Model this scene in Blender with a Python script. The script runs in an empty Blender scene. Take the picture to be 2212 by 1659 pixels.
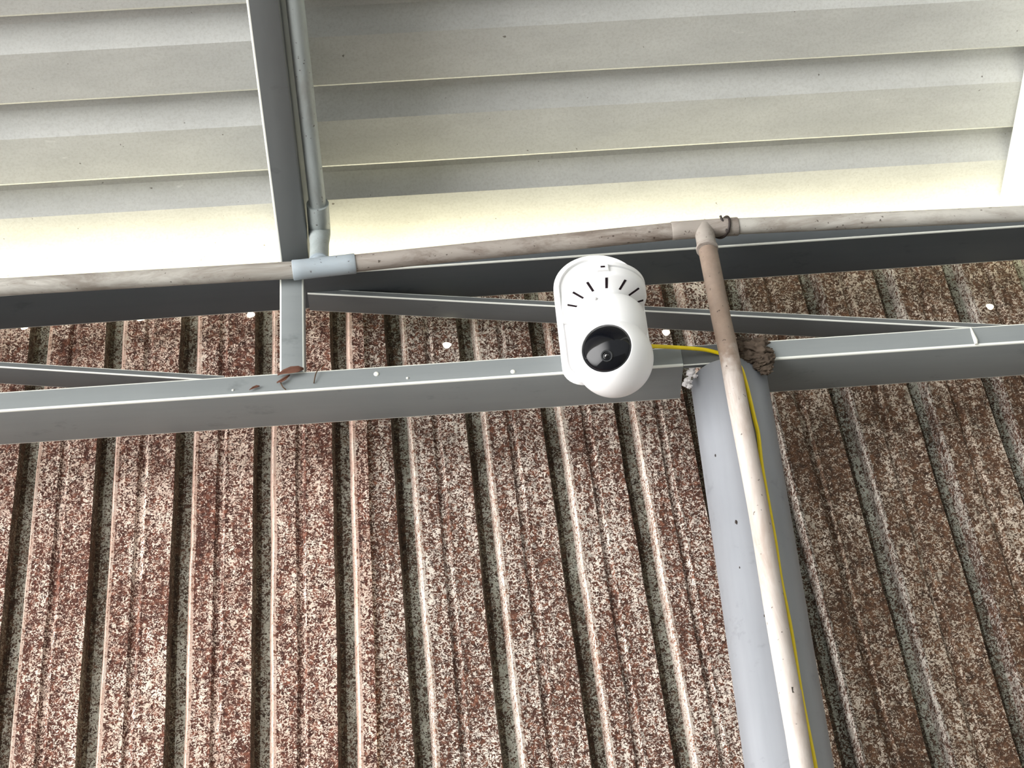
import bpy, bmesh, math, random
from mathutils import Vector, Matrix, noise
random.seed(7)
S = bpy.context.scene
COL = S.collection

# ------------------------------------------------------------ camera
W, H, FPX = 2212.0, 1659.0, 4200.0
TH, RO, YA = 0.6575, 0.09224, 0.04848            # pitch up, roll, yaw
EYE = Vector((0.0, -1.70, 1.55))
FW = Vector((math.sin(YA)*math.cos(TH), math.cos(YA)*math.cos(TH), math.sin(TH)))
_r = FW.cross(Vector((0, 0, 1))).normalized()
_u = _r.cross(FW)
RT = _r*math.cos(RO) - _u*math.sin(RO)
UP = _u*math.cos(RO) + _r*math.sin(RO)
cd = bpy.data.cameras.new('camera')
cam = bpy.data.objects.new('camera', cd)
COL.objects.link(cam)
cd.sensor_width = 36.0
cd.lens = FPX/W*36.0
cd.clip_start = 0.05
cam.matrix_world = Matrix(((RT.x, UP.x, -FW.x, EYE.x), (RT.y, UP.y, -FW.y, EYE.y), (RT.z, UP.z, -FW.z, EYE.z), (0, 0, 0, 1)))
S.camera = cam

# ------------------------------------------------------------ daylight and exposure
S.view_settings.view_transform = 'Standard'
S.view_settings.look = 'None'
S.view_settings.gamma = 1.0
S.view_settings.use_curve_mapping = False
S.view_settings.exposure = -0.45

world = bpy.data.worlds.new('daylight')
S.world = world
world.use_nodes = True
wn, wl = world.node_tree.nodes, world.node_tree.links
wn.clear()
w_out = wn.new('ShaderNodeOutputWorld')
w_tc = wn.new('ShaderNodeTexCoord')


def w_lobe(direction, lo, hi, colour, strength):
    """Light from one side of the open shed: a soft lobe of sky about a direction."""
    d = wn.new('ShaderNodeVectorMath'); d.operation = 'DOT_PRODUCT'
    d.inputs[1].default_value = Vector(direction).normalized()
    wl.new(w_tc.outputs['Generated'], d.inputs[0])
    m = wn.new('ShaderNodeMapRange'); m.interpolation_type = 'SMOOTHSTEP'
    m.inputs['From Min'].default_value = lo
    m.inputs['From Max'].default_value = hi
    m.inputs['To Min'].default_value = 0.0
    m.inputs['To Max'].default_value = strength
    wl.new(d.outputs['Value'], m.inputs['Value'])
    b = wn.new('ShaderNodeBackground')
    b.inputs['Color'].default_value = (*colour, 1)
    wl.new(m.outputs['Result'], b.inputs['Strength'])
    return b


LOBES = [
    w_lobe((-0.88, -0.47, 0.06), 0.70, 0.98, (1.0, 0.985, 0.975), 16.0),    # open side, front left
    w_lobe((0.0, -1.0, 0.0), -0.2, 1.0, (0.97, 1.0, 0.99), 0.95),           # open front
    w_lobe((0.0, 1.0, -0.25), 0.35, 0.85, (1.0, 0.93, 0.66), 22.0),         # sunlit yard behind the wall
]
amb = wn.new('ShaderNodeBackground')
amb.inputs['Color'].default_value = (0.95, 1.0, 1.0, 1)
amb.inputs['Strength'].default_value = 0.10
cur = amb
for b in LOBES:
    a = wn.new('ShaderNodeAddShader')
    wl.new(cur.outputs[0], a.inputs[0]); wl.new(b.outputs[0], a.inputs[1])
    cur = a
wl.new(cur.outputs[0], w_out.inputs['Surface'])


# ------------------------------------------------------------ helpers
def ray(x, y):
    return RT*((x - W/2)/FPX) - UP*((y - H/2)/FPX) + FW


def at(x, y, Y):
    """Point at a depth plane Y seen at a place in the photograph."""
    d = ray(x, y)
    return EYE + d*((Y - EYE.y)/d.y)


def tag(o, label=None, cat=None, group=None, kind=None):
    if label: o['label'] = label
    if cat: o['category'] = cat
    if group: o['group'] = group
    if kind: o['kind'] = kind
    return o


def empty(name, loc=(0, 0, 0)):
    o = bpy.data.objects.new(name, None)
    o.empty_display_size = 0.05
    o.location = loc
    COL.objects.link(o)
    return o


def link(name, bm, mats, parent=None, smooth=None, origin=None):
    """Link a bmesh in world coordinates as one object; smooth = auto-smooth angle in degrees."""
    bmesh.ops.recalc_face_normals(bm, faces=bm.faces)
    if origin is None:
        lo = Vector((min(v.co.x for v in bm.verts), min(v.co.y for v in bm.verts), min(v.co.z for v in bm.verts)))
        hi = Vector((max(v.co.x for v in bm.verts), max(v.co.y for v in bm.verts), max(v.co.z for v in bm.verts)))
        origin = (lo + hi)/2
        origin.z = lo.z
    origin = Vector(origin)
    bmesh.ops.translate(bm, verts=bm.verts, vec=-origin)
    if smooth is not None:
        lim = math.radians(smooth)
        for f in bm.faces: f.smooth = True
        for e in bm.edges:
            if len(e.link_faces) == 2 and e.calc_face_angle(0) > lim: e.smooth = False
    me = bpy.data.meshes.new(name)
    bm.to_mesh(me); bm.free()
    for m in (mats if isinstance(mats, (list, tuple)) else [mats]): me.materials.append(m)
    o = bpy.data.objects.new(name, me)
    COL.objects.link(o)
    if parent is not None:
        o.parent = parent
        o.location = origin - pworld(parent)
    else:
        o.location = origin
    return o


def pworld(o):
    v = Vector(o.location)
    while o.parent is not None:
        o = o.parent
        v += Vector(o.location)
    return v


def prism(bm, prof, p0, p1, side, up, mats=None):
    """Sweep a closed 2D profile (side, up) from p0 to p1."""
    side, up = Vector(side), Vector(up)
    a = [bm.verts.new(Vector(p0) + side*s + up*t) for s, t in prof]
    b = [bm.verts.new(Vector(p1) + side*s + up*t) for s, t in prof]
    n = len(prof)
    for i in range(n):
        f = bm.faces.new((a[i], a[(i+1) % n], b[(i+1) % n], b[i]))
        if mats: f.material_index = mats[i]
    bm.faces.new(a[::-1]); bm.faces.new(b)


def box_profile(w, h, c):
    """Rectangle 0..w by 0..h with rounded corners c, and per-side material (1 on the worn, highlighted corners)."""
    pts, mats = [], []
    for cx, cy, a0 in ((w-c, h-c, 0), (c, h-c, 90), (c, c, 180), (w-c, c, 270)):
        for k in range(4):
            a = math.radians(a0 + 30*k)
            pts.append((cx + c*math.cos(a), cy + c*math.sin(a)))
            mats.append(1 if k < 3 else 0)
    return pts, mats


def frames(pts):
    t = []
    n = len(pts)
    for i in range(n):
        t.append((pts[min(i+1, n-1)] - pts[max(i-1, 0)]).normalized())
    ref = Vector((0, 1, 0)) if abs(t[0].y) < 0.8 else Vector((0, 0, 1))
    u = (ref - t[0]*ref.dot(t[0])).normalized()
    out = []
    for i in range(n):
        u = (u - t[i]*u.dot(t[i])).normalized()
        out.append((u, t[i].cross(u)))
    return out


def tube(bm, pts, r, seg=24, caps=True, mat=0):
    pts = [Vector(p) for p in pts]
    rs = r if isinstance(r, (list, tuple)) else [r]*len(pts)
    rings = []
    for p, (u, v), q in zip(pts, frames(pts), rs):
        rings.append([bm.verts.new(p + u*(q*math.cos(2*math.pi*k/seg)) + v*(q*math.sin(2*math.pi*k/seg))) for k in range(seg)])
    for a, b in zip(rings, rings[1:]):
        for k in range(seg):
            f = bm.faces.new((a[k], a[(k+1) % seg], b[(k+1) % seg], b[k])); f.material_index = mat
    if caps:
        f = bm.faces.new(rings[0][::-1]); f.material_index = mat
        f = bm.faces.new(rings[-1]); f.material_index = mat


def spline(pts, n=6):
    """Catmull-Rom through the points."""
    P = [Vector(p) for p in pts]
    P = [P[0]*2 - P[1]] + P + [P[-1]*2 - P[-2]]
    out = []
    for i in range(1, len(P)-2):
        for k in range(n):
            t = k/n
            a, b, c, d = P[i-1], P[i], P[i+1], P[i+2]
            out.append(0.5*((2*b) + (c-a)*t + (2*a-5*b+4*c-d)*t*t + (3*b-a-3*c+d)*t**3))
    out.append(P[-2])
    return out


def lathe(bm, prof, centre, axis=(0, 0, 1), seg=64, mat=0):
    """Turn (radius, height) points about an axis through centre."""
    axis = Vector(axis).normalized()
    ref = Vector((1, 0, 0)) if abs(axis.x) < 0.8 else Vector((0, 0, 1))
    u = (ref - axis*ref.dot(axis)).normalized(); v = axis.cross(u)
    c = Vector(centre)
    rings = []
    for r, h in prof:
        if r < 1e-7:
            rings.append([bm.verts.new(c + axis*h)])
        else:
            rings.append([bm.verts.new(c + axis*h + (u*math.cos(2*math.pi*k/seg) + v*math.sin(2*math.pi*k/seg))*r) for k in range(seg)])
    for a, b in zip(rings, rings[1:]):
        for k in range(seg):
            if len(a) == 1 and len(b) == 1: continue
            if len(a) == 1: f = bm.faces.new((a[0], b[k], b[(k+1) % seg]))
            elif len(b) == 1: f = bm.faces.new((a[k], a[(k+1) % seg], b[0]))
            else: f = bm.faces.new((a[k], a[(k+1) % seg], b[(k+1) % seg], b[k]))
            f.material_index = mat


def lump(bm, c, r, seed, squash=(1, 1, 1), rough=0.4, sub=3, freq=1.6):
    m = bmesh.ops.create_icosphere(bm, subdivisions=sub, radius=1.0)
    o = Vector((seed*3.1, seed*1.7, seed*5.3))
    for v in m['verts']:
        n = v.co.normalized()
        k = 1 + rough*noise.noise(n*freq + o) + rough*0.6*noise.noise(n*freq*3.1 + o)
        v.co = Vector(c) + Vector((n.x*squash[0], n.y*squash[1], n.z*squash[2]))*(r*k)


# ------------------------------------------------------------ materials
class NT:
    def __init__(self, name):
        self.m = bpy.data.materials.new(name)
        self.m.use_nodes = True
        self.t = self.m.node_tree
        self.n, self.l = self.t.nodes, self.t.links
        self.n.clear()
        self.out = self.n.new('ShaderNodeOutputMaterial')
        self.b = self.n.new('ShaderNodeBsdfPrincipled')
        self.l.new(self.b.outputs[0], self.out.inputs['Surface'])
        self.tc = self.n.new('ShaderNodeTexCoord')

    def coord(self, scale=(1, 1, 1)):
        mp = self.n.new('ShaderNodeMapping')
        mp.inputs['Scale'].default_value = scale
        self.l.new(self.tc.outputs['Object'], mp.inputs['Vector'])
        return mp.outputs[0]

    def noise(self, vec, scale, detail=4, rough=0.55, dist=0.0, out='Fac'):
        x = self.n.new('ShaderNodeTexNoise')
        x.inputs['Scale'].default_value = scale
        x.inputs['Detail'].default_value = detail
        x.inputs['Roughness'].default_value = rough
        x.inputs['Distortion'].default_value = dist
        self.l.new(vec, x.inputs['Vector'])
        return x.outputs[out]

    def ramp(self, fac, stops, interp='LINEAR'):
        r = self.n.new('ShaderNodeValToRGB')
        r.color_ramp.interpolation = interp
        el = r.color_ramp.elements
        while len(el) < len(stops): el.new(0.5)
        for e, (p, c) in zip(el, stops):
            e.position = p
            e.color = (c, c, c, 1) if isinstance(c, (int, float)) else (*c, 1)
        self.l.new(fac, r.inputs['Fac'])
        return r.outputs['Color']

    def mix(self, fac, a, b, mode='MIX'):
        x = self.n.new('ShaderNodeMix')
        x.data_type = 'RGBA'; x.blend_type = mode
        for sock, val in ((x.inputs[0], fac), (x.inputs[6], a), (x.inputs[7], b)):
            if isinstance(val, (int, float)): sock.default_value = val
            elif isinstance(val, tuple): sock.default_value = (*val, 1)
            else: self.l.new(val, sock)
        return x.outputs[2]

    def math(self, op, a, b=None, clamp=False):
        x = self.n.new('ShaderNodeMath'); x.operation = op; x.use_clamp = clamp
        for sock, val in zip(x.inputs, (a, b)):
            if val is None: continue
            if isinstance(val, (int, float)): sock.default_value = val
            else: self.l.new(val, sock)
        return x.outputs[0]

    def bump(self, height, strength, distance):
        x = self.n.new('ShaderNodeBump')
        x.inputs['Strength'].default_value = strength
        x.inputs['Distance'].default_value = distance
        self.l.new(height, x.inputs['Height'])
        self.l.new(x.outputs[0], self.b.inputs['Normal'])

    def set(self, **kw):
        for k, v in kw.items():
            s = self.b.inputs[k.replace('_', ' ')]
            if isinstance(v, (int, float)): s.default_value = v
            elif isinstance(v, tuple): s.default_value = (*v, 1)
            else: self.l.new(v, s)
        return self.m


def srgb(r, g, b):
    f = lambda c: (c/255/12.92) if c/255 <= 0.04045 else ((c/255+0.055)/1.055)**2.4
    return (f(r), f(g), f(b))


def mat_rust(name, bare, shift=0.0, rust=((50, 29, 22), (92, 54, 41), (148, 96, 74)), size=1.0):
    """Corrugated iron: pale flaking coat over dark red-brown rust, in vertical runs."""
    t = NT(name)
    v = t.coord()
    streak = t.noise(t.coord((1, 1, 0.08)), 120, 3, 0.6)              # vertical runs
    big = t.noise(t.coord((1, 1, 0.5)), 14, 4, 0.6)                   # where the coat is mostly gone
    fl = t.noise(v, 290/size, 3, 0.6, 1.3)                                 # flakes
    fl2 = t.noise(t.coord((1.0, 1, 1.2)), 560/size, 2, 0.6, 1.6)
    cover = t.math('ADD', t.math('MULTIPLY', streak, 0.24), t.math('MULTIPLY', big, 0.24))
    cover = t.math('ADD', cover, -0.262 + shift)
    worm = t.math('ABSOLUTE', t.math('SUBTRACT', t.noise(v, 260, 2, 0.5, 1.0), 0.5))
    worm = t.math('MULTIPLY', t.math('SUBTRACT', 0.05, worm), 1.3)
    f = t.math('ADD', t.math('MULTIPLY', fl, 0.60), t.math('MULTIPLY', fl2, 0.40))
    f = t.math('ADD', f, worm)
    f = t.math('ADD', f, cover)
    mask = t.ramp(f, [(0.488, 0.0), (0.518, 1.0)])
    rust = t.ramp(t.noise(v, 150, 5, 0.7, 0.5), [(0.32, srgb(*rust[0])), (0.52, srgb(*rust[1])), (0.72, srgb(*rust[2]))])
    pale = t.ramp(t.noise(t.coord((1, 1, 0.6)), 70, 4, 0.65), [(0.33, srgb(*bare[0])), (0.52, srgb(*bare[1])), (0.70, srgb(*bare[2]))])
    c = t.mix(mask, rust, pale)
    t.bump(f, 0.6, 0.0018)
    return t.set(Base_Color=c, Roughness=0.72, Metallic=0.0, Specular_IOR_Level=0.25)


def mat_steel(name, c0, c1, rough=0.45, metal=0.35, stretch=(0.10, 1, 1), scale=60, spec=0.4):
    t = NT(name)
    n1 = t.noise(t.coord(stretch), scale, 5, 0.6)
    n2 = t.noise(t.coord(), 9, 4, 0.6)
    c = t.mix(t.math('ADD', t.math('MULTIPLY', n1, 0.6), t.math('MULTIPLY', n2, 0.4)), srgb(*c0), srgb(*c1))
    blot = t.ramp(t.noise(t.coord((0.6, 1, 1)), 30, 4, 0.7), [(0.26, 0.55), (0.40, 1.0)])
    c = t.mix(0.6, c, blot, 'MULTIPLY')
    rr = t.math('ADD', t.math('MULTIPLY', n1, 0.25), rough - 0.12)
    t.bump(n1, 0.08, 0.001)
    return t.set(Base_Color=c, Roughness=rr, Metallic=metal, Specular_IOR_Level=spec)


def mat_pvc(name, c0, c1, dirt=(118, 98, 82), amount=0.5, stretch=(0.3, 1, 1), mud=None):
    t = NT(name)
    n = t.noise(t.coord(stretch), 45, 5, 0.65)
    c = t.mix(n, srgb(*c0), srgb(*c1))
    d = t.ramp(t.noise(t.coord(stretch), 34, 5, 0.75, 0.6), [(0.44, 0.0), (0.66, amount)])
    c = t.mix(d, c, srgb(*dirt))
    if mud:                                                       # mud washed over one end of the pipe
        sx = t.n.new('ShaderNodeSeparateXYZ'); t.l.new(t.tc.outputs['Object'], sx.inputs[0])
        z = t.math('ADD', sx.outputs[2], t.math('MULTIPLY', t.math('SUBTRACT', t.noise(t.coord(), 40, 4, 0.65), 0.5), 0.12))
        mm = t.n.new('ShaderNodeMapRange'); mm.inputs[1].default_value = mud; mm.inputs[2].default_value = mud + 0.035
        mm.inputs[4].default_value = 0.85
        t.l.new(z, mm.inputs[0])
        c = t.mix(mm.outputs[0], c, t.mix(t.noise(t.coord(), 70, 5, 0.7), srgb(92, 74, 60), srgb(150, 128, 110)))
    sp = t.ramp(t.noise(t.coord(), 210, 2, 0.5), [(0.27, 0.8), (0.31, 0.0)])
    c = t.mix(sp, c, srgb(62, 50, 42))
    return t.set(Base_Color=c, Roughness=0.5, Specular_IOR_Level=0.35)


def mat_plain(name, c, rough=0.4, metal=0.0, spec=0.5, var=0.0, coat=0.0):
    t = NT(name)
    if var:
        n = t.noise(t.coord(), 90, 4, 0.6)
        lo = tuple(int(x*(1-var)) for x in c)
        t.set(Base_Color=t.mix(n, srgb(*lo), srgb(*c)))
    else:
        t.set(Base_Color=srgb(*c))
    return t.set(Roughness=rough, Metallic=metal, Specular_IOR_Level=spec, Coat_Weight=coat)


def mat_roof(name):
    t = NT(name)
    v = t.coord()
    n = t.noise(t.coord((0.35, 1, 1)), 26, 6, 0.65)
    n2 = t.noise(v, 330, 3, 0.7)
    c = t.mix(n, srgb(172, 173, 170), srgb(210, 211, 207))
    c = t.mix(t.ramp(n2, [(0.34, 0.22), (0.55, 0.0)]), c, srgb(142, 138, 130))
    wh = t.ramp(t.noise(t.coord((0.5, 1, 1)), 17, 5, 0.7, 0.4), [(0.66, 0.0), (0.72, 0.7)])
    c = t.mix(wh, c, srgb(236, 236, 232))
    sp = t.ramp(t.noise(v, 120, 2, 0.5), [(0.225, 0.8), (0.24, 0.0)])
    c = t.mix(sp, c, srgb(92, 84, 76))
    t.bump(n2, 0.06, 0.001)
    return t.set(Base_Color=c, Roughness=0.55, Metallic=0.0, Specular_IOR_Level=0.3)


M = {
    'rust_left': mat_rust('rusted iron, warm', ((204, 182, 166), (232, 210, 194), (242, 228, 214)), 0.0, ((46, 26, 21), (86, 50, 39), (150, 96, 76))),
    'rust_mid': mat_rust('rusted iron, grey coat left', ((166, 160, 150), (214, 202, 190), (232, 222, 210)), 0.004, ((42, 26, 20), (78, 48, 36), (138, 88, 66)), 1.1),
    'rust_right': mat_rust('rusted iron, brown', ((146, 138, 124), (184, 170, 154), (210, 198, 184)), -0.008, ((44, 30, 21), (78, 54, 38), (116, 84, 61)), 1.3),  # browner iron, with the column's shade also put into its tones
    'groove_deep': mat_rust('rusted iron, rusty groove', ((100, 96, 80), (128, 122, 104), (150, 146, 128)), -0.012, ((34, 26, 18), (58, 43, 31), (92, 66, 48))),  # rust plus the groove's own shade, put into these dark tones
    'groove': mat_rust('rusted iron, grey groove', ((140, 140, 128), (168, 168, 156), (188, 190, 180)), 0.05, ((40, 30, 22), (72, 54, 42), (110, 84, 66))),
    'lip_left': mat_rust('rusted iron, pale lip', ((222, 186, 168), (238, 208, 192), (244, 226, 212)), 0.145, ((92, 60, 48), (150, 104, 84), (186, 138, 116))),  # lips: intact coat, their catch of side light also put into the colour
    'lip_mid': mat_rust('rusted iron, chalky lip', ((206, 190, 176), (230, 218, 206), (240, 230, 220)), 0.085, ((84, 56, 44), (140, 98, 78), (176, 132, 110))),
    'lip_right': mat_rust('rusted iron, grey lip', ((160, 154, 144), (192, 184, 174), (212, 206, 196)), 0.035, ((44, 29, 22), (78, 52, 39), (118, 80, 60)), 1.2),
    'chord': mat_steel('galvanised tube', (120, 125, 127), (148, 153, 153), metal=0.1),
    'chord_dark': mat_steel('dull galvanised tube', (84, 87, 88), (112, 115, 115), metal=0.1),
    'chord_top_shaded': mat_steel('dark grey tube', (72, 76, 79), (94, 98, 101), rough=0.62, metal=0.0, spec=0.2),  # shade under the roof and conduit is put into this darker colour
    'edge': mat_plain('worn bright corner', (236, 238, 230), 0.35, 0.1, 0.5),  # wear on the corners, with the edge highlight put into the colour
    'rafter': mat_steel('rafter steel', (92, 96, 97), (116, 120, 120), metal=0.1, stretch=(1, 0.1, 1)),
    'column': mat_steel('galvanised column', (126, 129, 134), (160, 163, 169), 0.45, 0.15, (1, 1, 0.06), 70),
    'pvc': mat_pvc('old grey pvc', (160, 157, 150), (200, 196, 188), (104, 90, 78), 0.6),
    'pvc_dirty': mat_pvc('old grey pvc, muddy', (140, 132, 124), (178, 170, 162), (92, 74, 62), 0.8),
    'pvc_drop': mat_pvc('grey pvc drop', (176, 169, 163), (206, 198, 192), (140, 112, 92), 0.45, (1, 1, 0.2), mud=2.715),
    'pvc_roof': mat_pvc('grey pvc by rafter', (140, 149, 149), (180, 187, 186), (120, 116, 106), 0.4, (1, 0.2, 1)),
    'pvc_new': mat_pvc('blue grey fitting', (150, 160, 168), (174, 184, 190), (150, 146, 142), 0.25),
    'roof': mat_roof('pale zinc roof'),
    'plastic': mat_plain('white plastic', (244, 244, 244), 0.38, 0.0, 0.5),
    'plastic_grey': mat_plain('pale grey plastic', (226, 224, 224), 0.5),
    'slot': mat_plain('dark vent', (34, 24, 28), 0.8, 0.0, 0.1),
    'glass': mat_plain('black gloss window', (10, 11, 16), 0.07, 0.0, 0.35),
    'lens': mat_plain('lens barrel', (40, 42, 44), 0.35),
    'lens_glass': mat_plain('lens glass', (6, 6, 9), 0.03, 0.0, 0.8),
    'yellow': mat_plain('yellow cable sheath', (250, 222, 14), 0.35, var=0.15),
    'mud': mat_plain('dry mud', (118, 103, 90), 0.95, 0.0, 0.1, var=0.6),
    'leaf': mat_plain('dry leaf', (128, 88, 72), 0.8, 0.0, 0.2, var=0.4),
    'twig': mat_plain('dry twig', (84, 66, 52), 0.85, 0.0, 0.1),
    'foam': mat_plain('white foam', (240, 236, 236), 0.8),
    'paint': mat_plain('white paint drop', (232, 232, 222), 0.5),
    'tie': mat_plain('black tie', (40, 30, 26), 0.6),
    'floor': mat_plain('concrete', (134, 136, 136), 0.85, 0.0, 0.2, var=0.2),
}

# ------------------------------------------------------------ rusted back wall
WALL_TOP, WALL_BOT = 3.016, 0.0
HOLES = [at(55, 712, 0), at(307, 692, 0), at(543, 685, 0), at(965, 742, 0), at(1440, 718, 0), at(2145, 665, 0)]
HOLE_R = [.0044, .0050, .0046, .0046, .0044, .0044]
GROOVE, DEEP = 0.0225, 0.0155


def sheet_lines(b_list, first_pan=None, last_pan=None):
    """Fold lines as (x at z=2.82, drift per metre down, depth y). b = the bright right lip of each groove."""
    L = []
    if first_pan is not None: L.append((first_pan, b_list[0][1], 0.0))
    for i, (b, s) in enumerate(b_list):
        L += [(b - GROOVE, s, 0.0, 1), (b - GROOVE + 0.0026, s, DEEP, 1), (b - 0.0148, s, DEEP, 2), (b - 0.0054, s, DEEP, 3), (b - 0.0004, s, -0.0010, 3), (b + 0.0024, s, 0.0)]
        if i + 1 < len(b_list):
            nb, ns = b_list[i+1]
            pan = nb - GROOVE - b
            for k, dy in ((0.36, 0.0), (0.41, 0.0035), (0.47, 0.0035), (0.53, -0.0006), (0.58, 0.0)):
                L.append((b + pan*k, s + (ns - s)*k, dy))
    if last_pan is not None: L.append((last_pan, b_list[-1][1], 0.0))
    return L


def build_sheet(name, L, material, parent, yoff, seed):
    bm = bmesh.new()
    zs = [WALL_TOP, 2.9690, 2.9300] + [2.902 - 0.028*i for i in range(24)]
    z = zs[-1]
    while z > WALL_BOT + 0.2:
        z -= 0.15
        zs.append(max(z, WALL_BOT))
    if zs[-1] > WALL_BOT: zs.append(WALL_BOT)

    def P(line, zz):
        x, s, y = line[:3]
        w = 0.0011*noise.noise(Vector((x*37 + seed, zz*9, 0.3))) + 0.0007*noise.noise(Vector((x*61 + seed, zz*30, 5.3)))
        d = 0.0012*noise.noise(Vector((x*23 + seed, zz*14, 9.1)))
        return Vector((x + s*(2.82 - zz) + w, y + yoff + d, zz))
    grid = [[bm.verts.new(P(l, zz)) for zz in zs] for l in L]
    for i in range(len(L)-1):
        for j in range(len(zs)-1):
            a, b, c, d = grid[i][j], grid[i+1][j], grid[i+1][j+1], grid[i][j+1]
            hole = None
            for h, r in zip(HOLES, HOLE_R):
                zt, zb = zs[j], zs[j+1]
                if zb <= h.z < zt:
                    k = (zt - h.z)/(zt - zb)
                    xl = a.co.x*(1-k) + d.co.x*k; xr = b.co.x*(1-k) + c.co.x*k
                    if xl <= h.x < xr and xr - xl > 0.006: hole = (h, r, (h.x - xl)/(xr - xl), k)
            if hole is None:
                bm.faces.new((a, b, c, d)).material_index = L[i][3] if len(L[i]) > 3 else 0
                continue
            h, r, u, k = hole
            r = min(r, (b.co.x - a.co.x)*0.40)
            wx, wz = b.co.x - a.co.x, a.co.z - d.co.z
            u = min(max(u, r/wx*1.1), 1 - r/wx*1.1); k = min(max(k, r/wz*1.1), 1 - r/wz*1.1)
            ring = []
            n = 16
            for q in range(n):
                an = math.radians(135 - 360*q/n)
                rr = r*(1 + 0.10*math.sin(3*an + h.x*50))
                uu, kk = u + rr*math.cos(an)/wx, k - rr*math.sin(an)/wz
                top = a.co.lerp(b.co, uu); bot = d.co.lerp(c.co, uu)
                ring.append(bm.verts.new(top.lerp(bot, kk)))
            q = n//4
            for s0, (v0, v1) in enumerate(((a, b), (b, c), (c, d), (d, a))):
                rv = [ring[(s0*q + t) % n] for t in range(q+1)]
                bm.faces.new([v0, v1] + rv[::-1])
    o = link(name, bm, material, parent, origin=(0, 0, 0))
    md = o.modifiers.new('thickness', 'SOLIDIFY')
    md.thickness = 0.0005; md.offset = 1.0 if o.data.polygons[0].normal.y > 0 else -1.0
    return o


wall = tag(empty('wall_back', (0, 0, 0)), 'rusted corrugated iron wall behind the truss and column', 'wall', kind='structure')
left_b = [(-0.0945 - 0.0843*k, 0.0) for k in range(26)][::-1]
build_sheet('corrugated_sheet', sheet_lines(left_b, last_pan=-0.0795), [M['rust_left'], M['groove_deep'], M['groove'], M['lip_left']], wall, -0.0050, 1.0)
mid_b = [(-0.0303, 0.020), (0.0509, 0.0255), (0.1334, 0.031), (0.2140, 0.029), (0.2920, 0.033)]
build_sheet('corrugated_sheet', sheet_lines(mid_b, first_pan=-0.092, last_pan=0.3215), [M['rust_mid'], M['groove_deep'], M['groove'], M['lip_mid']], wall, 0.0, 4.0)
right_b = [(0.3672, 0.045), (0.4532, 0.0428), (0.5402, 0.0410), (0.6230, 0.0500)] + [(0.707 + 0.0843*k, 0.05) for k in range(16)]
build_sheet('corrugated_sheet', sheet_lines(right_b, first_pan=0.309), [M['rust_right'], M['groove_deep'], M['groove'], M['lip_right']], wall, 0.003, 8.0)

# ------------------------------------------------------------ roof sheets, ribs running along the wall
RS = math.radians(9.29)
R0 = Vector((0, -0.075, 2.978))                     # a point on the underside plane of the rafters
RD = Vector((0, math.cos(RS), -math.sin(RS)))       # down the slope, towards the wall
RN = Vector((0, math.sin(RS), math.cos(RS)))
ROOF_OFF, RIB = 0.100, 0.017


def roof_pt(x, t, off):
    return Vector((x, 0, 0)) + R0 + RD*t + RN*off


def roof_t(x, y, off):
    d = ray(x, y)
    q = EYE + d*((R0 + RN*off - EYE).dot(RN)/d.dot(RN))
    return (q - R0).dot(RD)


T1, T2 = roof_t(1400, 143, ROOF_OFF), roof_t(1400, 317, ROOF_OFF)
PITCH = T2 - T1
bm = bmesh.new()
prof = []
t = T1 + PITCH*2
while t > -3.2:
    if not prof:
        prof.append((0.125, 0.0))             # the last pan runs out flat to the eave
    else:
        prof.append((t + 0.0020, 0.0009))     # rolled edge of the wide pan
        prof.append((t, 0.0))
    prof.append((t - PITCH*0.555, 0.0))   # pan
    prof.append((t - PITCH*0.80, RIB))    # web up to the rib
    prof.append((t - PITCH*0.985, RIB))   # rib
    t -= PITCH
xs = [-2.4 + 0.16*i for i in range(31)]
rows = []
for i, (t, off) in enumerate(prof):
    rows.append([bm.verts.new(roof_pt(x, t + 0.0008*noise.noise(Vector((x*5, t*9, 2))), ROOF_OFF + off + 0.0012*noise.noise(Vector((x*4, t*13, 7))))) for x in xs])
for a, b in zip(rows, rows[1:]):
    for i in range(len(xs)-1): bm.faces.new((a[i], a[i+1], b[i+1], b[i]))
roof = link('ceiling', bm, M['roof'], origin=(0, 0, 0))
md = roof.modifiers.new('thickness', 'SOLIDIFY')
md.thickness = 0.0006; md.offset = 0
tag(roof, 'pale ribbed metal roof sheeting seen from below', 'ceiling', kind='structure')

bm = bmesh.new()
vs = [bm.verts.new(p) for p in ((-4, -6, 0), (4, -6, 0), (4, 0.02, 0), (-4, 0.02, 0), (-4, -6, -0.1), (4, -6, -0.1), (4, 0.02, -0.1), (-4, 0.02, -0.1))]
for f in ((0, 1, 2, 3), (7, 6, 5, 4), (0, 4, 5, 1), (1, 5, 6, 2), (2, 6, 7, 3), (3, 7, 4, 0)): bm.faces.new([vs[i] for i in f])
tag(link('floor', bm, M['floor'], origin=(0, 0, 0)), 'concrete floor of the shed', 'floor', kind='structure')

# ------------------------------------------------------------ steel truss along the wall
truss = tag(empty('roof_truss', (0, -0.10, 2.77)), 'long grey steel truss of two flat tubes running along the rusted wall', 'truss')


def bc_z(x): return 2.7725 + 0.0062*x


def tc_z(x): return 2.9535 + 0.0095*x


prof, mats = box_profile(0.058, 0.0255, 0.0022)
XL, XR = -1.8, 1.8
x_cut = at(1478, 800, -.13).x
bm = bmesh.new()
prism(bm, prof, (XL, -0.130, bc_z(XL)), (x_cut, -0.130, bc_z(x_cut)), (0, 1, 0), (0, 0, 1), mats)
bc1 = link('bottom_chord', bm, [M['chord'], M['edge']], truss, 30)
x_r = 0.338
bm = bmesh.new()
prism(bm, prof, (x_r, -0.130, bc_z(x_r)), (XR, -0.130, bc_z(XR)), (0, 1, 0), (0, 0, 1), mats)
bc2 = link('bottom_chord', bm, [M['chord'], M['edge']], truss, 30)
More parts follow.
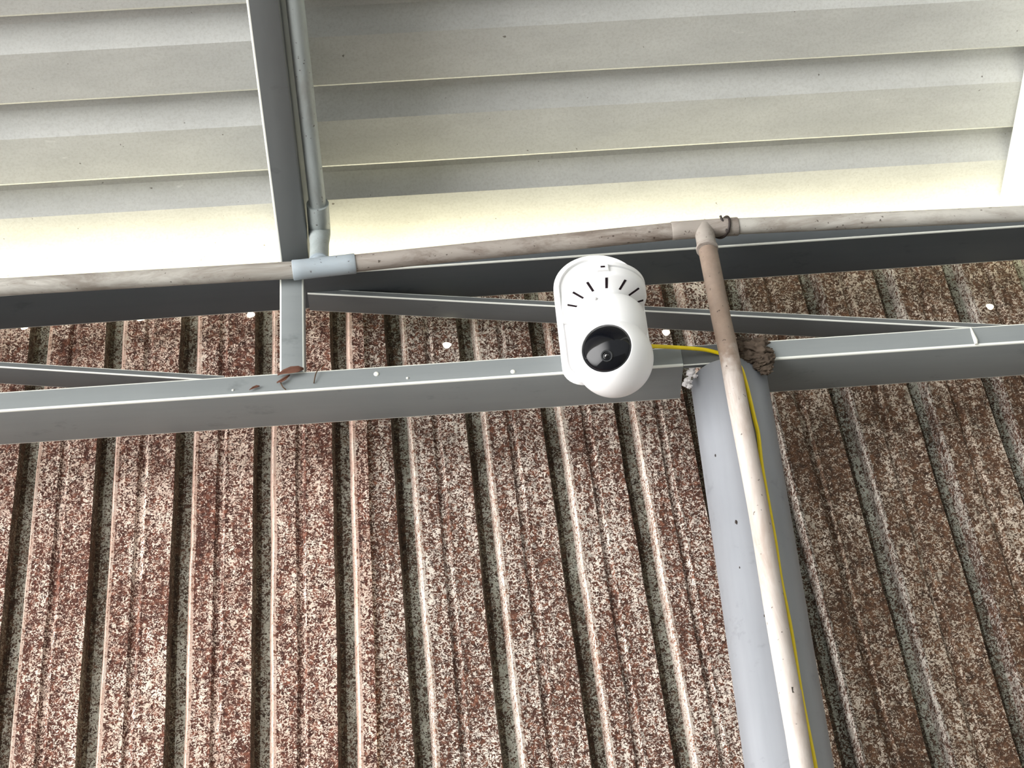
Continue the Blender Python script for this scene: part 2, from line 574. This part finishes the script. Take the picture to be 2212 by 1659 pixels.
# the face plate that bridges the column head between the two lengths
bm = bmesh.new()
pp, pm = box_profile(0.006, 0.0255, 0.001)
prism(bm, pp, (x_cut + 0.0004, -0.1285, bc_z(x_cut) + 0.001), (x_r - 0.0004, -0.1285, bc_z(x_r) + 0.001), (0, 1, 0), (0, 0, 1), pm)
link('splice_plate', bm, [M['chord_dark'], M['edge']], truss, 30)
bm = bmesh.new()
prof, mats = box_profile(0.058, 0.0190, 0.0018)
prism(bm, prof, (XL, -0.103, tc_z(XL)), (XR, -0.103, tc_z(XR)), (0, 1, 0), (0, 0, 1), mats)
link('top_chord', bm, [M['chord_top_shaded'], M['edge']], truss, 30)
# post
pl, pr = at(604, 700, -.130).x, at(656.5, 700, -.130).x
bm = bmesh.new()
pq, pm = box_profile(pr - pl, 0.0245, 0.0018)
zf = bc_z(pl) + 0.0255
prism(bm, pq, (pl, -0.1295, zf), (pl, -0.1295, at(630, 598, -.1295).z), (1, 0, 0), (0, 1, 0), pm)
link('vertical_post', bm, [M['chord'], M['edge']], truss, 30)
# diagonals (angle bars): front face and underside follow the crease line


def diagonal(p_hi, p_lo, yf):
    a, b = at(*p_hi, yf), at(*p_lo, yf)
    b = a + (b - a)*((b - a).length + 0.03)/(b - a).length
    d = (b - a).normalized()
    upv = Vector((0, 1, 0)).cross(d)
    if upv.z < 0: upv = -upv
    q, m = box_profile(0.030, 0.0078, 0.0013)
    bmx = bmesh.new()
    prism(bmx, q, a, b, (0, 1, 0), upv, m)
    return link('diagonal_brace', bmx, [M['chord_dark'], M['edge']], truss, 30)


diagonal((664, 634), (2130, 710), -0.073)
a0 = at(0, 793, -0.073); a1 = at(430, 820, -0.073)
dd = (a0 - a1)
bm = bmesh.new()
q, m = box_profile(0.030, 0.0078, 0.0013)
far = a1 + dd*3.2
upv = Vector((0, 1, 0)).cross(dd.normalized())
if upv.z < 0: upv = -upv
prism(bm, q, far, a1 - dd*0.12, (0, 1, 0), upv, m)
link('diagonal_brace', bm, [M['chord_dark'], M['edge']], truss, 30)


def dome(name, c, r, h, axis, m, parent):
    bmx = bmesh.new()
    lathe(bmx, [(r, -0.0004), (r*0.95, h*0.45), (r*0.6, h*0.85), (0, h)], c, axis, 16)
    return link(name, bmx, m, parent, 60)


for x, y, r in ((813, 808, .0028), (1108, 803, .0026), (503, 843, .0012), (880, 817, .0014)):
    dome('paint_drop', at(x, y, -0.130), r, .0012, (0, -1, 0), M['paint'], bc1)
bm = bmesh.new()
dr = [at(2097, 708, -.1302), at(2102, 722, -.1304), at(2108, 736, -.1306), at(2109, 744, -.1306)]
tube(bm, dr, [.0008, .0017, .0024, .0016], 10)
link('paint_drip', bm, M['paint'], bc2, 60)

# ------------------------------------------------------------ column
cx_top, cx_lean = 0.3023, 0.0180
CY, CR = -0.100, 0.0398
z_top = bc_z(0.30) - 0.0005


def col_x(z): return cx_top - cx_lean*(2.738 - z)


bm = bmesh.new()
tube(bm, [(col_x(0.0), CY, 0.0), (col_x(1.2), CY, 1.2), (col_x(z_top - 0.003), CY, z_top - 0.003), (col_x(z_top), CY, z_top)], [CR, CR, CR, CR - 0.002], 72)
tag(link('steel_column', bm, M['column'], None, 40, origin=(col_x(0), CY, 0)), 'round grey steel column standing against the rusted wall under the truss', 'column')

col = [o for o in COL.objects if o.name == 'steel_column'][0]
for x, y, r in ((1591, 1128, .0020), (1546, 984, .0014), (1598, 1226, .0010), (1652, 1330, .0012)):
    yy = -0.1385
    for _ in range(4):
        p = at(x, y, yy)
        yy = CY - math.sqrt(max(1e-6, CR**2 - min(abs(p.x - col_x(p.z)), CR*0.98)**2))
    bmx = bmesh.new()
    lump(bmx, p, r, x*0.01, (0.8, 0.35, 1.3), 0.4, 2)
    link('mud_speck', bmx, M['tie'], col, 60)

# ------------------------------------------------------------ rafters


def rafter(name, x0, width, t0, t1, depth, mats, c=0.0025):
    q, m = box_profile(width, depth, c)
    m = [1 if 8 <= i < 11 else 0 for i in range(16)]  # painted highlight kept on the lower left corner only
    bmx = bmesh.new()
    prism(bmx, q, Vector((x0, 0, 0)) + R0 + RD*t0, Vector((x0, 0, 0)) + R0 + RD*t1, (1, 0, 0), RN, m)
    return link(name, bmx, mats, None, 30)


tag(rafter('rafter', -0.1640, 0.0325, -3.0, 0.03, ROOF_OFF - 0.002, [M['rafter'], M['edge']]),
    'dark grey steel rafter above the truss post, left of the vertical pipe', 'rafter')
tag(rafter('rafter', 0.6690, 0.0325, -3.0, 0.03, ROOF_OFF - 0.002, [M['edge'], M['edge']]),  # whole bar in the bright edge colour, standing in for daylight on it
    'bright pale rafter cut off by the right edge of the picture', 'rafter')

# ------------------------------------------------------------ grey pvc pipe run
PY, PR = -0.1430, 0.0094
pipes = tag(empty('pipe_run', tuple(at(700, 570, PY))), 'grey plastic pipe run with two tees crossing under the roof and dropping down the column', 'pipe')
TR = 0.0108
pa, pb = at(-900, 673, PY), at(640, 583, PY)
pc, pd = at(764, 569, PY), at(1455, 499, PY)
pe, pf = at(1592, 489, PY), at(2900, 431, PY)


def pipe(pts, r, m, name='pipe', parent=None, sm=50):
    bmx = bmesh.new()
    tube(bmx, pts, r, 32)
    return link(name, bmx, m, parent or pipes, sm)


pipe([pa, pb + (pb - pa).normalized()*0.004], PR, M['pvc'])
pipe([pc - (pd - pc).normalized()*0.006, pd + (pd - pc).normalized()*0.006], PR, M['pvc_dirty'])
pipe([pe - (pf - pe).normalized()*0.006, pf], PR*0.93, M['pvc'])


def tee(p, q, branch_dir, blen, m, r=TR, br=None, at_k=0.5):
    """A tee fitting: straight barrel from p to q with lips, plus a branch socket."""
    br = br or r
    d = (q - p).normalized(); L = (q - p).length
    bmx = bmesh.new()
    tube(bmx, [p, p + d*0.001, p + d*0.010, q - d*0.010, q - d*0.001, q], [r*0.97, r*1.02, r, r, r*1.02, r*0.97], 36)
    o = p.lerp(q, at_k); b = Vector(branch_dir).normalized()
    tube(bmx, [o, o + b*(blen - 0.004), o + b*(blen - 0.0035), o + b*(blen - 0.0005), o + b*blen], [br*0.97, br*0.97, br*1.10, br*1.10, br*1.0], 36)
    return link('tee_fitting', bmx, m, pipes, 35)


# left tee: branch up to the pipe along the rafter
q0, q1 = at(632, 584, PY), at(768, 569, PY)
lt = q0.lerp(q1, 0.42)
# pipe along the roof slope beside the rafter
off = 0.0135
def slope_pt(x, y):
    P0 = R0 + RN*off
    d = ray(x, y)
    return EYE + d*((P0 - EYE).dot(RN)/d.dot(RN))
s0, s1 = slope_pt(637, 0), slope_pt(686, 440)
sd = (s0 - s1).normalized()
e1 = slope_pt(690, 500)
tee(q0, q1, (e1 + Vector((0, 0.004, -0.004)) - lt), 0.012, M['pvc_new'], at_k=0.42)
pipe([s1 - sd*0.006, s0 + sd*2.0], PR*0.98, M['pvc_roof'])
bm = bmesh.new()
el = [s1 + sd*0.0, s1 - sd*0.012, e1, e1.lerp(lt, 0.30) + Vector((0, 0.004, 0.002)), e1.lerp(lt, 0.55), e1.lerp(lt, 0.8)]
el = spline([s1, s1.lerp(e1, 0.5), e1, e1.lerp(lt, 0.5) + Vector((0, 0.002, 0.001)), e1.lerp(lt, 0.85)], 6)
tube(bm, el, [TR*1.12]*13 + [TR*1.12 - (TR*0.16)*min(1, i/3) for i in range(len(el)-13)], 36)
link('elbow_fitting', bm, M['pvc_roof'], pipes, 50)

# right tee: branch down
t0, t1 = at(1450, 499, PY), at(1594, 489, PY)
DY = CY - CR - PR - 0.0022
br0 = at(1524, 497, PY); br1 = at(1528, 540, PY - 0.003)
tee(t0, t1, br1 - t0.lerp(t1, 0.49), (br1 - t0.lerp(t1, 0.49)).length, M['pvc_dirty'], TR*0.92, TR*1.0, 0.49)
drop_px = [(1526, 525), (1541, 600), (1557, 684), (1575, 767), (1597, 886), (1638, 1098), (1673, 1310), (1719, 1574), (1733, 1659)]
dp = []
for i, (x, y) in enumerate(drop_px):
    dp.append(at(x, y, PY + (DY - PY)*min(1, i/3)))
v = (dp[-1] - dp[-2]).normalized()
d2 = Vector((col_x(0.0) + (dp[-1].x - col_x(dp[-1].z)), DY, 0.02))
dp.append(dp[-1].lerp(d2, 0.4)); dp.append(d2)
bm = bmesh.new()
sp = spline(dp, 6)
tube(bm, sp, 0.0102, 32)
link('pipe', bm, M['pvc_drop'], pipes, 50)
bm = bmesh.new()
# tie of dark wire wound round the right tee
c = at(1562, 491, PY)
tie = []
for k in range(40):
    a = k/39*2*math.pi*1.7
    ax = (t1 - t0).normalized()
    u = Vector((0, 1, 0)); w = ax.cross(u)
    tie.append(c + ax*(-0.010 + 0.016*abs(math.sin(a/2))) + u*math.cos(a)*(TR*0.92 + 0.0012) + w*math.sin(a)*(TR*0.92 + 0.0012))
tie.append(at(1556, 466, PY - .012)); 
tube(bm, spline(tie, 2), 0.0014, 8)
tag(link('wire_tie', bm, M['tie'], None, 60), 'dark wire tie wound round the tee above the column', 'wire')

# ------------------------------------------------------------ yellow cable
cb = [at(1396, 747, -.150), at(1415, 748, -.148), at(1455, 750, -.143), at(1500, 753, -.1385), at(1530, 757, -.1345), at(1562, 766, -.1325)]
wire_px = [(1584, 778), (1601, 796), (1612, 830), (1620, 862), (1630, 905), (1638, 939), (1646, 1008), (1662, 1098), (1675, 1172), (1688, 1257), (1709, 1363), (1733, 1511), (1762, 1659)]
for i, (x, y) in enumerate(wire_px):
    # lies on the column just right of the drop pipe
    dx = 0.0
    p = at(x, y, DY + 0.006)
    for _ in range(4):
        ex = p.x - col_x(p.z)
        yy = CY - math.sqrt(max(1e-6, (CR + 0.0024)**2 - min(abs(ex), CR)**2))
        p = at(x, y, min(yy, -0.1325) if p.z > z_top - 0.01 else yy)
    cb.append(p)
end = cb[-1]
ex = end.x - col_x(end.z)
for zz in (end.z - 0.08, end.z - 0.4, end.z - 1.0, end.z - 1.7, 0.02):
    cb.append(Vector((col_x(zz) + ex, end.y, zz)))
bm = bmesh.new()
tube(bm, spline(cb, 6), 0.00205, 12)
tag(link('power_cable', bm, M['yellow'], None, 60), 'thin yellow cable from the white camera running down the column beside the pipe', 'cable')

# ------------------------------------------------------------ security camera
PLY = -0.1305                                        # back of the plate on the lower chord
plate_c = at(1300.5, 700, PLY - 0.004)
half = (at(1397, 690, PLY - .004).x - at(1204, 690, PLY - .004).x)/2
pz1 = at(1300, 553, PLY - .004).z
pz0 = at(1300, 826, PLY - .004).z
camera_thing = tag(empty('security_camera', (plate_c.x, PLY, pz0)), 'white dome security camera with black lens window fixed to the truss by a plate', 'camera')
PX = plate_c.x


def stadium(h, n=28):
    """Plate outline: round top, rounded bottom corners; inset by h."""
    pts = []
    r = half - h
    top = pz1 - h - r
    for k in range(n+1):
        a = math.pi*k/n
        pts.append((PX + r*math.cos(a), top + r*math.sin(a)))
    rb = 0.022
    for cxs, a0 in ((-1, math.pi), (1, 1.5*math.pi)):
        for k in range(9):
            a = a0 + math.pi/2*k/8
            pts.append((PX + cxs*(r - rb) + rb*math.cos(a), pz0 + h + rb + rb*math.sin(a)))
    return pts


bm = bmesh.new()
loops = []
for h, y in ((0.001, PLY), (0.0, PLY - 0.001), (0.0, PLY - 0.006), (0.0012, PLY - 0.0072), (0.0055, PLY - 0.0072), (0.0062, PLY - 0.0064), (0.0066, PLY - 0.0045)):
    loops.append([bm.verts.new((x, y, z)) for x, z in stadium(h)])
for a, b in zip(loops, loops[1:]):
    n = len(a)
    for i in range(n): bm.faces.new((a[i], a[(i+1) % n], b[(i+1) % n], b[i]))
bm.faces.new(loops[0]); bm.faces.new(loops[-1])
bracket = link('mounting_plate', bm, M['plastic'], camera_thing, 35)

# everything below hangs from a round base whose axis is vertical
BC = at(1306, 641, PLY - 0.052)
BR = 0.0428
bm = bmesh.new()
lathe(bm, [(0, 0.006), (BR*0.93, 0.006), (BR, 0.003), (BR, -0.0035), (BR*0.985, -0.0055), (0.0405, -0.0072), (0.0225, -0.0128), (0.0215, -0.024), (0, -0.024)], BC, (0, 0, 1), 96)
base = link('camera_base', bm, M['plastic'], camera_thing, 30)
for k in range(12):
    a = math.radians(30*k)
    dirv = Vector((math.sin(a), -math.cos(a), 0))
    p0 = BC + dirv*0.0388 + Vector((0, 0, -0.00772)); p1 = BC + dirv*0.0268 + Vector((0, 0, -0.01130))
    ax = (p1 - p0).normalized(); sd_ = Vector((dirv.y, -dirv.x, 0)); nn = ax.cross(sd_)
    bm = bmesh.new()
    q, _m = box_profile(0.0027, 0.0008, 0.00035)
    prism(bm, [(s - 0.00135, t2 - 0.0004) for s, t2 in q], p0, p1, sd_, nn)
    link('vent_slot', bm, M['slot'], base)
# shelf that carries the base out from the plate, and its latch
bm = bmesh.new()
n = 40
top, bot = [], []
for zz, dst in ((BC.z + 0.0102, top), (BC.z + 0.0055, bot)):
    for k in range(n+1):
        a = math.pi + math.pi*k/n
        dst.append(bm.verts.new((BC.x + BR*1.0*math.cos(a), BC.y + BR*1.0*math.sin(a), zz)))
    dst.append(bm.verts.new((BC.x + BR, PLY - 0.004, zz))); dst.append(bm.verts.new((BC.x - BR, PLY - 0.004, zz)))
bm.faces.new(top); bm.faces.new(bot[::-1])
for i in range(len(top)): bm.faces.new((top[i], top[(i+1) % len(top)], bot[(i+1) % len(top)], bot[i]))
link('bracket_shelf', bm, M['plastic'], camera_thing, 30)
lp = at(1302, 578, BC.y - BR - 0.001)
bm = bmesh.new()
q, _m = box_profile(0.0120, 0.0062, 0.0012)
prism(bm, q, (lp.x - 0.006, lp.y - 0.0015, lp.z - 0.0045), (lp.x - 0.006, lp.y - 0.0015, lp.z + 0.0035), (1, 0, 0), (0, 1, 0))
latch = link('latch', bm, M['plastic'], base, 30)
bm = bmesh.new()
q, _m = box_profile(0.0046, 0.0012, 0.0004)
prism(bm, q, (lp.x - 0.0023, lp.y - 0.0019, lp.z - 0.0012), (lp.x - 0.0023, lp.y - 0.0019, lp.z + 0.0008), (1, 0, 0), (0, 1, 0))
link('latch_slot', bm, M['slot'], latch)

HR = 0.0396
HC = at(1326, 774, BC.y)
bm = bmesh.new()
lathe(bm, [(0, -0.0225), (0.030, -0.0225), (0.0350, -0.0245), (0.0375, -0.0285), (0.0386, -0.036), (0.0386, -0.046), (0.0364, -0.0555), (0.0325, -0.0645), (0.027, -0.072), (0, -0.074)], BC, (0, 0, 1), 96)
body = link('camera_body', bm, M['plastic'], camera_thing, 40)
bd = at(1287, 672, BC.y - 0.036)
dome('status_light', Vector((bd.x, BC.y - 0.0372, BC.z - 0.0330)), 0.0026, 0.0012, (-0.15, -0.93, 0.30), M['plastic_grey'], body)

# head: a ball with a round opening; the black window is a glossy cap set inside it
ld = (RT*(-0.29) + UP*0.33 - FW*0.90).normalized()
bm = bmesh.new()
op = math.radians(42.0)
prof = []
for k in range(41):
    a = math.pi - (math.pi - op)*k/40
    prof.append((HR*math.sin(a), HR*math.cos(a)))
ro, ho = HR*math.sin(op), HR*math.cos(op)
prof[0] = (0, -HR)
prof += [(ro - 0.0006, ho + 0.0004), (ro - 0.0014, ho - 0.0002), (ro - 0.0017, ho - 0.0022), (ro - 0.0017, ho - 0.006)]
lathe(bm, prof, HC, ld, 96)
head = link('camera_head', bm, M['plastic'], camera_thing, 40)
bm = bmesh.new()
wr = ro - 0.0016
prof = []
for k in range(21):
    a = math.pi/2*k/20
    prof.append((wr*math.cos(a), ho - 0.0025 + 0.0105*math.sin(a)))
prof = [(0, ho - 0.006), (wr, ho - 0.006)] + prof[:-1] + [(0, ho - 0.0025 + 0.0105)]
lathe(bm, prof, HC, ld, 96)
window = link('lens_window', bm, M['glass'], head, 50)
# camera lens seen in the window, low and right of its middle
lv = (RT*(0.0032) - UP*0.0115)
lc = HC + ld*(ho + 0.0064) + (lv - ld*lv.dot(ld))
la = (ld*0.93 - UP*0.30 + RT*0.10).normalized()
bm = bmesh.new()
lathe(bm, [(0.0060, -0.004), (0.0060, 0.0012), (0.0055, 0.0018), (0.0047, 0.0018), (0.0040, 0.0002), (0.0030, -0.0004), (0, -0.0004)], lc, la, 40)
lens = link('lens', bm, M['lens'], window, 40)
bm = bmesh.new()
lathe(bm, [(0.0034, -0.0002), (0.0026, 0.0008), (0.0012, 0.0013), (0, 0.0014)], lc, la, 32)
link('lens_glass', bm, M['lens_glass'], lens, 60)
# cable socket at the back of the body
bm = bmesh.new()
tube(bm, [cb[0] + Vector((-0.010, 0.003, 0.0)), cb[0] + Vector((0.002, 0, 0))], [0.0036, 0.0032], 16)
link('cable_socket', bm, M['plastic'], camera_thing, 60)

# ------------------------------------------------------------ mud nest, foam, leaves and twigs on the lower chord
bm = bmesh.new()
for i, (x, y, r, dy) in enumerate(((1606, 768, .0052, .001), (1638, 790, .0048, -.001), (1660, 790, .0040, 0), (1648, 735, .0034, .006), (1615, 736, .0042, .004), (1663, 770, .0042, .001), (1610, 752, .0080, 0), (1632, 756, .0110, -.002), (1648, 778, .0090, -.001), (1588, 748, .0070, .003), (1640, 742, .0075, .004), (1654, 800, .0060, .001), (1622, 772, .0095, -.002), (1600, 735, .0050, .006), (1655, 760, .0060, .002))):
    lump(bm, at(x, y, -0.134 + dy), r*0.96, i + 1.3, (1.2, 0.6, 0.85), 0.60, 4, 2.2)
tag(link('mud_nest', bm, M['mud'], None, 80), 'brown crumbly mud nest on the truss at the head of the column', 'nest')
bm = bmesh.new()
for i, (x, y, r) in enumerate(((1492, 806, .0042), (1486, 822, .0040), (1496, 797, .0028), (1480, 830, .0028), (1489, 834, .0026), (1501, 812, .0024))):
    lump(bm, at(x, y, -0.121), r, i + 9.2, (1, 0.8, 1), 0.6, 3, 2.4)
tag(link('foam_clump', bm, M['foam'], None, 80), 'small white foam clump between the truss end and the column', 'foam')


def leaf(px, label, curl, m=M['leaf']):
    """A dry curled leaf: spine points with half widths."""
    bmx = bmesh.new()
    rows = []
    for x, y, w, dy in px:
        c = at(x, y, -0.131 - dy)
        rows.append([bmx.verts.new(c + Vector((0, -abs(s)*curl, s*w))) for s in (-1, -0.5, 0, 0.5, 1)])
    for a, b in zip(rows, rows[1:]):
        for i in range(4): bmx.faces.new((a[i], a[i+1], b[i+1], b[i]))
    o = link('dead_leaf', bmx, m, None, 60)
    md = o.modifiers.new('thickness', 'SOLIDIFY'); md.thickness = 0.0005
    return tag(o, label, 'leaf', None)


leaf([(600, 812, .0008, .001), (612, 806, .0030, .003), (628, 802, .0045, .004), (645, 800, .0042, .003), (656, 799, .0012, .001)],
     'largest curled brown dead leaf at the foot of the truss post', .0022)
leaf([(598, 828, .0006, .001), (608, 824, .0024, .002), (618, 818, .0026, .002), (626, 812, .0008, .001)],
     'small dark dead leaf just below the large curled leaf', .0015)
leaf([(539, 843, .0004, .001), (546, 839, .0016, .001), (554, 836, .0018, .001), (561, 835, .0006, .001)],
     'tiny dark leaf scrap on the lower truss tube, left of the post foot', .001)


def twig(pts, label, r=.0006):
    bmx = bmesh.new()
    tube(bmx, spline(pts, 5), r, 8)
    return tag(link('twig', bmx, M['twig'], None, 60), label, 'twig')


twig([at(700, 787, -.1315), at(690, 795, -.134), at(682, 808, -.134), at(678, 828, -.1312)], 'thin curved twig hanging over the lower truss tube right of the post')
twig([at(606, 826, -.1315), at(611, 836, -.133), at(618, 842, -.1315)], 'short dark twig under the small dead leaf by the post')
